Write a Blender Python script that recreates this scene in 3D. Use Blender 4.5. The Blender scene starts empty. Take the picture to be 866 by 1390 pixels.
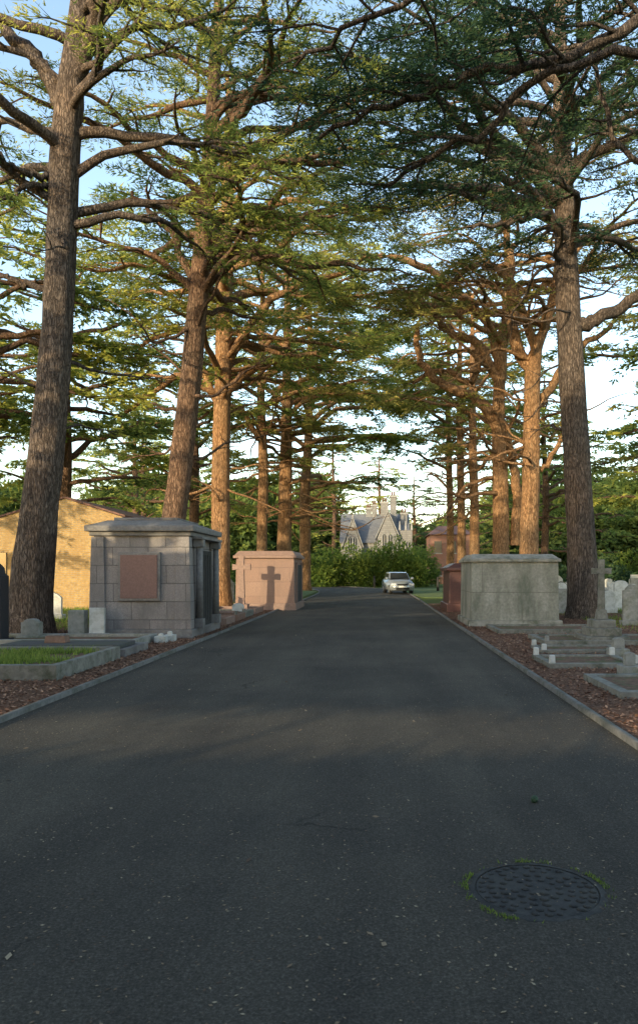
import bpy, bmesh, math, random
import numpy as np
from mathutils import Vector, Matrix
random.seed(7)
F=1000.;H=1.55;VX=510.;VY=775.
def at(px,py,Y): return ((px-VX)/F*Y, Y, H+(VY-py)/F*Y)
scn=bpy.context.scene
COL=scn.collection
SUN_AZ=math.radians(30); SUN_EL=math.radians(12)

# ------------------------------------------------ materials
def newmat(name):
    m=bpy.data.materials.new(name); m.use_nodes=True
    nt=m.node_tree; nt.nodes.clear()
    out=nt.nodes.new('ShaderNodeOutputMaterial'); b=nt.nodes.new('ShaderNodeBsdfPrincipled')
    nt.links.new(b.outputs[0],out.inputs[0])
    return m,nt,b,out
def N(nt,t,**kw):
    n=nt.nodes.new(t)
    for k,v in kw.items():
        if k in n.inputs: n.inputs[k].default_value=v
        else: setattr(n,k,v)
    return n
def ramp(nt,fac,stops):
    r=nt.nodes.new('ShaderNodeValToRGB'); e=r.color_ramp.elements
    while len(e)<len(stops): e.new(0.5)
    for i,(p,c) in enumerate(stops):
        e[i].position=p; e[i].color=(c[0],c[1],c[2],1)
    nt.links.new(fac,r.inputs[0]); return r.outputs[0]
def coords(nt,scale=(1,1,1),kind='Object'):
    tc=nt.nodes.new('ShaderNodeTexCoord'); mp=nt.nodes.new('ShaderNodeMapping')
    mp.inputs['Scale'].default_value=scale
    nt.links.new(tc.outputs[kind],mp.inputs[0]); return mp.outputs[0]
def noise(nt,vec,scale,detail=6,rough=.6):
    n=N(nt,'ShaderNodeTexNoise',Scale=scale,Detail=detail,Roughness=rough)
    nt.links.new(vec,n.inputs['Vector']); return n.outputs['Fac']
def mix(nt,fac,a,b,mode='MIX'):
    m=nt.nodes.new('ShaderNodeMix'); m.data_type='RGBA'; m.blend_type=mode
    if isinstance(fac,float): m.inputs[0].default_value=fac
    else: nt.links.new(fac,m.inputs[0])
    for s,i in ((a,6),(b,7)):
        if isinstance(s,tuple): m.inputs[i].default_value=(s[0],s[1],s[2],1)
        else: nt.links.new(s,m.inputs[i])
    return m.outputs[2]
def bump(nt,b,h,strength=.4,dist=.02):
    n=N(nt,'ShaderNodeBump',Strength=strength,Distance=dist)
    nt.links.new(h,n.inputs['Height']); nt.links.new(n.outputs[0],b.inputs['Normal'])
def simple(name,c1,c2,scale=5,rough=.8,bs=.3,bd=.01,metal=0,spec=.5,c3=None,s3=1.2):
    m,nt,b,o=newmat(name); v=coords(nt)
    n=noise(nt,v,scale); col=ramp(nt,n,[(.3,c1),(.7,c2)])
    if c3:
        n3=noise(nt,v,s3,5,.7); k=ramp(nt,n3,[(.48,(0,0,0)),(.66,(1,1,1))])
        col=mix(nt,k,col,c3)
    nt.links.new(col,b.inputs['Base Color']); b.inputs['Roughness'].default_value=rough
    b.inputs['Metallic'].default_value=metal
    b.inputs['Specular IOR Level'].default_value=spec
    if bs>0:
        bump(nt,b,noise(nt,v,scale*8),bs,bd)
    return m
def blocks(name,c1,c2,mortar,bw,bh,ms,stain=None,rough=.8,scale=1.,bd=.01,grain=40,sv=(.42,.7)):
    m,nt,b,o=newmat(name)
    tc=nt.nodes.new('ShaderNodeTexCoord'); sp=nt.nodes.new('ShaderNodeSeparateXYZ')
    nt.links.new(tc.outputs['Object'],sp.inputs[0])
    ad=N(nt,'ShaderNodeMath',operation='ADD'); nt.links.new(sp.outputs[0],ad.inputs[0]); nt.links.new(sp.outputs[1],ad.inputs[1])
    cb=nt.nodes.new('ShaderNodeCombineXYZ'); nt.links.new(ad.outputs[0],cb.inputs[0]); nt.links.new(sp.outputs[2],cb.inputs[1])
    br=N(nt,'ShaderNodeTexBrick',Scale=scale); br.inputs['Brick Width'].default_value=bw; br.inputs['Row Height'].default_value=bh
    br.inputs['Mortar Size'].default_value=ms; br.inputs['Mortar Smooth'].default_value=.2
    br.inputs['Color1'].default_value=(*c1,1); br.inputs['Color2'].default_value=(*c2,1); br.inputs['Mortar'].default_value=(*mortar,1)
    nt.links.new(cb.outputs[0],br.inputs['Vector'])
    n=noise(nt,tc.outputs['Object'],grain,3); g=ramp(nt,n,[(.3,(.72,.72,.72)),(.7,(1.15,1.15,1.15))])
    col=mix(nt,1.0,br.outputs['Color'],g,'MULTIPLY')
    if stain:
        n3=noise(nt,coords(nt,(1,1,.35)),2.2,8,.72); k=ramp(nt,n3,[(sv[0],(0,0,0)),(sv[1],(.9,.9,.9))])
        col=mix(nt,k,col,stain)
    nt.links.new(col,b.inputs['Base Color']); b.inputs['Roughness'].default_value=rough
    iv=N(nt,'ShaderNodeMath',operation='SUBTRACT'); iv.inputs[0].default_value=1; nt.links.new(br.outputs['Fac'],iv.inputs[1])
    m2=N(nt,'ShaderNodeMath',operation='MULTIPLY_ADD'); nt.links.new(n,m2.inputs[0]); m2.inputs[1].default_value=.15; nt.links.new(iv.outputs[0],m2.inputs[2])
    bump(nt,b,m2.outputs[0],.7,bd)
    return m

M={}
def bark(name,c1,c2,c3):
    m,nt,b,o=newmat(name)
    v=coords(nt,(13,13,2.6)); n=noise(nt,v,1.3,8,.7)
    v2=coords(nt,(1,1,.5)); n2=noise(nt,v2,.9,4)
    vo=N(nt,'ShaderNodeTexVoronoi',Scale=1.5); vo.feature='DISTANCE_TO_EDGE'
    nv=nt.nodes.new('ShaderNodeTexNoise'); nv.inputs['Scale'].default_value=2; nt.links.new(v,nv.inputs['Vector'])
    vm=N(nt,'ShaderNodeVectorMath',operation='MULTIPLY_ADD'); nt.links.new(nv.outputs['Color'],vm.inputs[0]); vm.inputs[1].default_value=(1.1,1.1,1.1); nt.links.new(v,vm.inputs[2])
    nt.links.new(vm.outputs[0],vo.inputs['Vector'])
    crack=ramp(nt,vo.outputs['Distance'],[(.0,(.4,.4,.4)),(.2,(1,1,1))])
    col=ramp(nt,n,[(.3,c1),(.52,c2),(.75,c3)])
    col=mix(nt,1.0,col,crack,'MULTIPLY')
    g=ramp(nt,n2,[(.35,(.8,.82,.86)),(.65,(1.2,1.1,1.0))]); col=mix(nt,1.0,col,g,'MULTIPLY')
    nt.links.new(col,b.inputs['Base Color']); b.inputs['Roughness'].default_value=.95
    b.inputs['Specular IOR Level'].default_value=.15
    ad=N(nt,'ShaderNodeMath',operation='MULTIPLY_ADD'); nt.links.new(n,ad.inputs[0]); ad.inputs[1].default_value=.6; nt.links.new(crack,ad.inputs[2])
    bump(nt,b,ad.outputs[0],1.0,.035)
    return m
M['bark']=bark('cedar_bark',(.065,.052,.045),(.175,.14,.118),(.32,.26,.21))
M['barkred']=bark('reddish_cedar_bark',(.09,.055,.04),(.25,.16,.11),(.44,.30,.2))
M['barklit']=bark('sunlit_cedar_bark',(.17,.095,.052),(.45,.27,.145),(.70,.47,.27))  # brighter bark copy, sunlit glow put into its colour
def foliage(name,dark,mid,light,trans=.4):
    m,nt,b,out=newmat(name)
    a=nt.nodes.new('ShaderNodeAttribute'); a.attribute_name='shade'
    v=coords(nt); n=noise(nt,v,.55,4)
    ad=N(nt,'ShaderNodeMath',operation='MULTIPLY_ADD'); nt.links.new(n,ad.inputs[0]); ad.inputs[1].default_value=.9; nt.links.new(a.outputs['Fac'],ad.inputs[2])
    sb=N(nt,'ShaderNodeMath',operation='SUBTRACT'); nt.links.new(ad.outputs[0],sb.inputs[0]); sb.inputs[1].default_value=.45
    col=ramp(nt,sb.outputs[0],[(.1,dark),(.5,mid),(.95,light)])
    nt.links.new(col,b.inputs['Base Color']); b.inputs['Roughness'].default_value=.75; b.inputs['Specular IOR Level'].default_value=.25
    t=nt.nodes.new('ShaderNodeBsdfTranslucent'); nt.links.new(col,t.inputs[0])
    mx=nt.nodes.new('ShaderNodeMixShader'); mx.inputs[0].default_value=trans
    nt.links.new(b.outputs[0],mx.inputs[1]); nt.links.new(t.outputs[0],mx.inputs[2]); nt.links.new(mx.outputs[0],out.inputs[0])
    return m
M['leaf']=foliage('sunlit_cedar_foliage',(.075,.135,.042),(.22,.29,.07),(.52,.51,.11))  # raised yellow-green, sunlit glow put into the leaf colour
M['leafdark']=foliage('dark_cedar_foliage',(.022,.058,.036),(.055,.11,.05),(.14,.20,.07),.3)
M['leafbrown']=foliage('sunlit_brown_foliage',(.10,.135,.042),(.28,.28,.075),(.54,.45,.12))  # orange-brown of the low sun put into the leaf colour
M['shrub']=foliage('shrub_foliage',(.06,.11,.022),(.16,.24,.045),(.33,.39,.085))
M['wood_leaf']=foliage('far_tree_foliage',(.035,.065,.02),(.09,.14,.035),(.23,.28,.06))
M['litter']=foliage('litter_leaves',(.09,.042,.027),(.25,.125,.075),(.42,.25,.16),.05)
M['fleck']=foliage('road_litter',(.10,.065,.045),(.23,.16,.10),(.36,.29,.19),.05)
M['granite']=blocks('grey_granite_blocks',(.245,.215,.205),(.31,.275,.26),(.11,.10,.095),.82,.42,.009,stain=(.135,.122,.115),rough=.75)
M['granite_plain']=simple('grey_granite',(.155,.143,.138),(.25,.235,.222),14,.7,.3,.006,c3=(.108,.10,.098))
M['red_panel']=simple('red_granite_plaque',(.17,.095,.08),(.25,.14,.12),30,.6,.2,.004)
M['pink']=blocks('pink_granite_blocks',(.27,.165,.125),(.30,.19,.145),(.16,.10,.08),1.2,.56,.006,stain=(.21,.135,.105),rough=.7,bd=.004)
M['pink_plain']=simple('pink_granite',(.21,.135,.105),(.30,.195,.155),14,.7,.2,.005)
M['lime']=blocks('weathered_limestone',(.32,.31,.265),(.38,.37,.315),(.20,.19,.155),2.2,.95,.008,stain=(.12,.13,.10),rough=.9,grain=14,sv=(.40,.66))
M['lime_plain']=simple('weathered_limestone_lid',(.25,.24,.205),(.37,.355,.31),5,.9,.4,.01,c3=(.13,.135,.10),s3=2)
M['darkred']=simple('polished_red_granite',(.07,.028,.025),(.12,.05,.04),25,.45,.1,.003)
M['black']=simple('black_granite',(.015,.017,.022),(.035,.038,.045),40,.5,.05,.002,spec=.25)
M['ledger']=simple('dark_slate_ledger',(.04,.042,.045),(.09,.09,.09),20,.7,.2,.004,c3=(.07,.08,.05),s3=2)
M['white']=simple('white_marble',(.45,.45,.43),(.6,.6,.57),6,.7,.2,.005,c3=(.34,.34,.29),s3=4)
M['grey']=simple('grey_headstone_stone',(.2,.2,.18),(.34,.33,.3),8,.85,.4,.008,c3=(.15,.16,.11),s3=3)
M['kerbstone']=simple('grave_kerb_stone',(.14,.135,.118),(.26,.25,.215),9,.9,.5,.01,c3=(.085,.09,.062),s3=3)
M['brown']=simple('brown_stone',(.16,.09,.06),(.25,.15,.11),12,.8,.3,.006)
M['brick']=blocks('yellow_stock_brick',(.50,.32,.115),(.40,.245,.085),(.36,.30,.2),.23,.078,.012,stain=(.34,.21,.08),rough=.9,bd=.006,grain=9)
M['redbrick']=blocks('red_brick',(.28,.10,.06),(.22,.08,.05),(.3,.25,.2),.23,.078,.01,rough=.9)
M['ashlar']=blocks('grey_rubble_stone',(.22,.218,.21),(.29,.283,.27),(.16,.155,.15),.5,.25,.015,stain=(.15,.148,.14),rough=.9)
M['trim']=simple('pale_stone_trim',(.26,.257,.25),(.34,.335,.32),4,.85,.2,.01)
M['slate']=blocks('slate_tiles',(.15,.155,.16),(.2,.2,.2),(.10,.10,.10),.3,.2,.015,rough=.7)
M['slatered']=blocks('clay_tiles',(.17,.085,.06),(.22,.11,.08),(.1,.06,.05),.3,.2,.015,rough=.8)
M['glass']=simple('dark_window_glass',(.02,.025,.03),(.04,.045,.05),1,.12,0)
M['iron']=simple('cast_iron',(.022,.022,.022),(.066,.063,.059),18,.8,.7,.005,metal=.05,c3=(.062,.058,.05),s3=6,spec=.3)
M['wood']=simple('dark_painted_wood',(.03,.03,.03),(.06,.055,.05),10,.6,.2)
M['paint']=simple('silver_car_paint',(.34,.37,.40),(.38,.41,.44),1,.25,0,metal=.4)
M['rubber']=simple('tyre_rubber',(.015,.015,.015),(.025,.025,.025),10,.9,.1)
M['lamp']=simple('headlight_lens',(.6,.62,.65),(.75,.76,.78),10,.15,0)
M['plate']=simple('plate_white',(.7,.7,.68),(.75,.75,.72),1,.5,0)
M['cone']=simple('green_cone',(.02,.05,.02),(.04,.08,.035),30,.7,.6,.01)
def asphalt():
    m,nt,b,o=newmat('asphalt'); v=coords(nt)
    n=noise(nt,v,75,5,.8); c=ramp(nt,n,[(.3,(.040,.036,.031)),(.52,(.090,.082,.071)),(.74,(.205,.185,.157))])
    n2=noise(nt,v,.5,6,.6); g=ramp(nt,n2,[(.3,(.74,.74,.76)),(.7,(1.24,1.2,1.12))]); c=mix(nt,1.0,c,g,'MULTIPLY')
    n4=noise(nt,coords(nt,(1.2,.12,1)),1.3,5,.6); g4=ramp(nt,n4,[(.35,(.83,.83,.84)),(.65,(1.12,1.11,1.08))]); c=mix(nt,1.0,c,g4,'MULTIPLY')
    vo=N(nt,'ShaderNodeTexVoronoi',Scale=220.); nt.links.new(v,vo.inputs['Vector'])
    s=ramp(nt,vo.outputs['Distance'],[(.0,(1,1,1)),(.28,(0,0,0))])
    n5=noise(nt,v,3,4); k=ramp(nt,n5,[(.42,(0,0,0)),(.66,(.8,.8,.8))]); k2=mix(nt,1.0,k,s,'MULTIPLY')
    c=mix(nt,k2,c,(.26,.23,.18))
    vc=N(nt,'ShaderNodeTexVoronoi',Scale=.35); vc.feature='DISTANCE_TO_EDGE'
    nv=nt.nodes.new('ShaderNodeTexNoise'); nv.inputs['Scale'].default_value=1.2; nv.inputs['Detail'].default_value=8; nt.links.new(v,nv.inputs['Vector'])
    vm=N(nt,'ShaderNodeVectorMath',operation='MULTIPLY_ADD'); nt.links.new(nv.outputs['Color'],vm.inputs[0]); vm.inputs[1].default_value=(1.5,1.5,1.5); nt.links.new(v,vm.inputs[2])
    nt.links.new(vm.outputs[0],vc.inputs['Vector'])
    cr=ramp(nt,vc.outputs['Distance'],[(.0,(1,1,1)),(.006,(0,0,0))])
    n6=noise(nt,v,.4,2); k6=ramp(nt,n6,[(.52,(0,0,0)),(.6,(.7,.7,.7))]); cr=mix(nt,1.0,cr,k6,'MULTIPLY')
    c=mix(nt,cr,c,(.022,.021,.02))
    nt.links.new(c,b.inputs['Base Color']); b.inputs['Roughness'].default_value=.92; b.inputs['Specular IOR Level'].default_value=.15
    ad=N(nt,'ShaderNodeMath',operation='SUBTRACT'); nt.links.new(n,ad.inputs[0]); nt.links.new(cr,ad.inputs[1])
    bump(nt,b,ad.outputs[0],1.,.016)
    return m
M['asphalt']=asphalt()
def groundmat():
    m,nt,b,o=newmat('earth_and_grass'); v=coords(nt)
    n=noise(nt,v,9,7,.7); mul=ramp(nt,n,[(.3,(.06,.035,.025)),(.5,(.17,.095,.062)),(.72,(.3,.18,.125))])
    n2=noise(nt,v,16,6,.7); gr=ramp(nt,n2,[(.3,(.05,.075,.02)),(.7,(.14,.17,.05))])
    sp=nt.nodes.new('ShaderNodeSeparateXYZ'); nt.links.new(v,sp.inputs[0])
    ab=N(nt,'ShaderNodeMath',operation='ABSOLUTE'); nt.links.new(sp.outputs[0],ab.inputs[0])
    mr=N(nt,'ShaderNodeMapRange'); nt.links.new(ab.outputs[0],mr.inputs[0]); mr.inputs[1].default_value=7; mr.inputs[2].default_value=11
    mr2=N(nt,'ShaderNodeMapRange'); nt.links.new(sp.outputs[1],mr2.inputs[0]); mr2.inputs[1].default_value=30; mr2.inputs[2].default_value=40
    mx=N(nt,'ShaderNodeMath',operation='MAXIMUM'); nt.links.new(mr.outputs[0],mx.inputs[0]); nt.links.new(mr2.outputs[0],mx.inputs[1])
    n3=noise(nt,v,.8,5); a=N(nt,'ShaderNodeMath',operation='MULTIPLY_ADD'); nt.links.new(n3,a.inputs[0]); a.inputs[1].default_value=1.2; a.inputs[2].default_value=-.6
    s=N(nt,'ShaderNodeMath',operation='ADD'); s.use_clamp=True; nt.links.new(mx.outputs[0],s.inputs[0]); nt.links.new(a.outputs[0],s.inputs[1])
    k=ramp(nt,s.outputs[0],[(.35,(0,0,0)),(.6,(1,1,1))])
    c=mix(nt,k,mul,gr); nt.links.new(c,b.inputs['Base Color']); b.inputs['Roughness'].default_value=.95; b.inputs['Specular IOR Level'].default_value=.1
    bump(nt,b,n,1.,.06)
    return m
M['ground']=groundmat()
M['soil']=simple('soil_mulch',(.08,.045,.03),(.28,.155,.10),14,.95,.9,.03,c3=(.09,.12,.04),s3=2.5)
M['kerb']=simple('concrete_edging',(.10,.096,.088),(.19,.18,.165),12,.9,.5,.01,c3=(.07,.07,.052),s3=2)

# ------------------------------------------------ mesh helpers
class MB:
    def __init__(s): s.bm=bmesh.new(); s.mats=[]
    def mi(s,mat):
        if mat not in s.mats: s.mats.append(mat)
        return s.mats.index(mat)
    def box(s,x0,x1,y0,y1,z0,z1,mat,bev=.012,ins=(0,0)):
        i=s.mi(mat); ix,iy=ins; bm=s.bm
        P=[(x0,y0,z0),(x1,y0,z0),(x1,y1,z0),(x0,y1,z0),(x0+ix,y0+iy,z1),(x1-ix,y0+iy,z1),(x1-ix,y1-iy,z1),(x0+ix,y1-iy,z1)]
        v=[bm.verts.new(p) for p in P]
        fs=[bm.faces.new([v[k] for k in f]) for f in ((3,2,1,0),(4,5,6,7),(0,1,5,4),(1,2,6,5),(2,3,7,6),(3,0,4,7))]
        for f in fs: f.material_index=i
        if bev>0:
            es=set(e for f in fs for e in f.edges)
            r=bmesh.ops.bevel(bm,geom=list(es),offset=bev,segments=2,profile=.6,affect='EDGES')
            for f in r['faces']: f.material_index=i
        return s
    def prism(s,pts,axis,a0,a1,mat,bev=0):
        i=s.mi(mat); bm=s.bm
        def mk(p,a):
            return {'y':(p[0],a,p[1]),'x':(a,p[0],p[1]),'z':(p[0],p[1],a)}[axis]
        A=[bm.verts.new(mk(p,a0)) for p in pts]; B=[bm.verts.new(mk(p,a1)) for p in pts]; n=len(pts)
        fs=[bm.faces.new(A),bm.faces.new(B[::-1])]
        for k in range(n): fs.append(bm.faces.new((A[k],B[k],B[(k+1)%n],A[(k+1)%n])))
        for f in fs: f.material_index=i
        bmesh.ops.recalc_face_normals(bm,faces=fs)
        if bev>0:
            es=set(e for f in fs for e in f.edges)
            r=bmesh.ops.bevel(bm,geom=list(es),offset=bev,segments=1,affect='EDGES')
            for f in r['faces']: f.material_index=i
        return s
    def cyl(s,c,r0,r1,z0,z1,mat,seg=20,axis='z'):
        i=s.mi(mat); bm=s.bm
        def mk(a,r,z):
            u,w=r*math.cos(a),r*math.sin(a)
            if axis=='z': return (c[0]+u,c[1]+w,z)
            if axis=='x': return (z,c[0]+u,c[1]+w)
            return (c[0]+u,z,c[1]+w)
        A=[bm.verts.new(mk(2*math.pi*k/seg,r0,z0)) for k in range(seg)]
        B=[bm.verts.new(mk(2*math.pi*k/seg,r1,z1)) for k in range(seg)]
        fs=[bm.faces.new(A[::-1]),bm.faces.new(B)]
        for k in range(seg):
            f=bm.faces.new((A[k],A[(k+1)%seg],B[(k+1)%seg],B[k])); fs.append(f); f.smooth=True
        for f in fs: f.material_index=i
        bmesh.ops.recalc_face_normals(bm,faces=fs)
        return s
    def obj(s,name,loc=(0,0,0),parent=None,rot=0):
        me=bpy.data.meshes.new(name); s.bm.to_mesh(me); s.bm.free()
        for m in s.mats: me.materials.append(M[m])
        o=bpy.data.objects.new(name,me); COL.objects.link(o)
        if parent: o.parent=parent
        o.location=loc
        if rot: o.rotation_euler[2]=rot
        return o
def thing(name,label,cat,loc,rot=0,group=None):
    e=bpy.data.objects.new(name,None); e.empty_display_size=.3; COL.objects.link(e); e.location=loc; e.rotation_euler[2]=rot
    e['label']=label; e['category']=cat
    if group: e['group']=group
    return e
def tag(o,label,cat,group=None,kind=None):
    o['label']=label; o['category']=cat
    if group: o['group']=group
    if kind: o['kind']=kind
    return o
def npmesh(name,V,T=None,Q=None,mats=(),shade=None,smooth=False):
    me=bpy.data.meshes.new(name); V=np.asarray(V,dtype=np.float32)
    me.vertices.add(len(V)); me.vertices.foreach_set('co',V.ravel())
    loops=[];starts=[];k=0
    if Q is not None and len(Q):
        loops.append(np.asarray(Q,dtype=np.int32).ravel()); starts.append(np.arange(len(Q))*4); k=len(Q)*4
    if T is not None and len(T):
        loops.append(np.asarray(T,dtype=np.int32).ravel()); starts.append(k+np.arange(len(T))*3)
    L=np.concatenate(loops); S=np.concatenate(starts).astype(np.int32)
    me.loops.add(len(L)); me.loops.foreach_set('vertex_index',L)
    me.polygons.add(len(S)); me.polygons.foreach_set('loop_start',S)
    if smooth: me.polygons.foreach_set('use_smooth',np.ones(len(S),dtype=bool))
    if shade is not None:
        a=me.attributes.new('shade','FLOAT','POINT'); a.data.foreach_set('value',np.asarray(shade,dtype=np.float32))
    for m in mats: me.materials.append(M[m])
    me.update(calc_edges=True)
    return me
# ------------------------------------------------ trees
UP=np.array([0,0,1.])
def nrm(v): return v/np.maximum(np.linalg.norm(v,axis=-1,keepdims=True),1e-9)
def spline(P,n):
    P=np.asarray(P,float); k=len(P)
    if k<3:
        t=np.linspace(0,1,n)[:,None]; return P[0]*(1-t)+P[-1]*t
    E=np.vstack([2*P[0]-P[1],P,2*P[-1]-P[-2]]); out=[]
    for u in np.linspace(0,k-1,n):
        i=min(int(u),k-2); t=u-i; a,b,c,d=E[i],E[i+1],E[i+2],E[i+3]
        out.append(.5*((2*b)+(-a+c)*t+(2*a-5*b+4*c-d)*t*t+(-a+3*b-3*c+d)*t**3))
    return np.array(out)
class Wood:
    def __init__(s): s.V=[];s.Q=[];s.T=[];s.n=0
    def tube(s,P,R,seg,rough=0,rng=None):
        P=np.asarray(P,float);R=np.asarray(R,float);n=len(P)
        T=np.gradient(P,axis=0); T=nrm(T)
        ref=np.array([1.,0,0]) if abs(T[0][2])>.7 else UP
        A=nrm(np.cross(T,ref)); B=np.cross(T,A)
        th=np.arange(seg)*2*math.pi/seg
        rr=np.repeat(R[:,None],seg,1)
        if rough:
            lob=1+rough*(np.sin(th*5+1)[None]*.5+np.sin(th*9+np.linspace(0,6,n)[:,None])*.5)+rng.normal(0,rough*.5,(n,seg))
            rr=rr*lob
        V=P[:,None,:]+rr[...,None]*(np.cos(th)[None,:,None]*A[:,None,:]+np.sin(th)[None,:,None]*B[:,None,:])
        s.V.append(V.reshape(-1,3))
        i=np.arange(n-1)[:,None]*seg; j=np.arange(seg)[None]; j2=(j+1)%seg
        q=np.stack([i+j,i+j2,i+seg+j2,i+seg+j],-1).reshape(-1,4)+s.n
        s.Q.append(q); s.n+=n*seg
    def slivers(s,P,D,L,w):
        n=len(P); lat=nrm(np.cross(D,UP)+1e-6)
        V=np.stack([P-lat*w,P+lat*w,P+D*L[:,None]],1).reshape(-1,3)
        s.V.append(V); s.T.append(np.arange(n*3).reshape(-1,3)+s.n); s.n+=n*3
def leafmesh(P,D,S,SH,k,ll,lw,rng,droop=.14):
    n=len(P); P=np.repeat(P,k,0);D=np.repeat(D,k,0);S=np.repeat(S,k)[:,None];SH=np.repeat(SH,k)
    m=n*k; lat=nrm(np.cross(D,UP)+1e-6)
    t=rng.random((m,1))**.8; side=np.where(rng.random((m,1))<.5,-1.,1.); v=rng.random((m,1))
    C=P+D*t*S+lat*side*v*.45*S*(1-.5*t)+UP*(rng.normal(0,.045,(m,1))*S-droop*S*(t**2)-.1*v*S)
    d=nrm(D*.7+lat*side*.7+rng.normal(0,.28,(m,3))-UP*.06)
    w=nrm(np.cross(d,nrm(UP*.7+rng.normal(0,1.,(m,3)))))
    l=ll*(.6+.8*rng.random((m,1))); ww=lw*(.6+.8*rng.random((m,1)))
    V=np.stack([C-w*ww*.5,C+w*ww*.5,C+d*l],1).reshape(-1,3)
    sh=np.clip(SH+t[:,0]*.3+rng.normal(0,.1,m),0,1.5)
    return V,np.repeat(sh,3)
def grow(limb,wood,sp,rng,start=.3,sec=.36,space=.55,lshade=.4,step=.33,ssize=.6):
    P=limb[:,:3]; L=np.sum(np.linalg.norm(np.diff(P,axis=0),axis=1))
    wood.tube(P,np.maximum(limb[:,3],.014),7 if limb[0,3]>.08 else 5)
    ns=max(3,int(L*(1-start)/space)); side=rng.choice([-1,1])
    n=len(P)
    for i in range(ns):
        u=start+(1-start)*(i+rng.random()*.7)/ns
        f=u*(n-1); a=min(int(f),n-2); p=P[a]+(P[a+1]-P[a])*(f-a); d=nrm(P[a+1]-P[a]); side=-side
        h=math.atan2(d[1],d[0])+side*math.radians(rng.uniform(30,75))
        sl=max(.7,sec*L*(1.15-.75*u)*rng.uniform(.6,1.2)); el=rng.uniform(-.12,.2)
        m=4; pts=[p]; hh=h
        for j in range(m):
            hh+=rng.normal(0,.24)-side*.08; e=el-.1*j+rng.normal(0,.1)
            pts.append(pts[-1]+np.array([math.cos(hh)*math.cos(e),math.sin(hh)*math.cos(e),math.sin(e)])*sl/m)
        pts=np.array(pts); r0=min(.35*limb[a,3]+.014,.06)
        wood.tube(pts,np.linspace(r0,.009,m+1),4)
        k=max(2,int(sl/step))
        for q in range(k):
            uu=.25+.75*(q+rng.random())/k; g=uu*m; b=min(int(g),m-1); pp=pts[b]+(pts[b+1]-pts[b])*(g-b)
            dd=pts[b+1]-pts[b]; ha=math.atan2(dd[1],dd[0])
            for sd in (-1,1):
                hb=ha+sd*rng.uniform(.3,1.2); e=rng.uniform(-.15,.18)
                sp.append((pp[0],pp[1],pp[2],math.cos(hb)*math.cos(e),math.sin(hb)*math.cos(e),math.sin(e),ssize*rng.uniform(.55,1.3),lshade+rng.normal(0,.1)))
        e=pts[-1]; sp.append((*e,*nrm(pts[-1]-pts[-2]),ssize,lshade))
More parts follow.
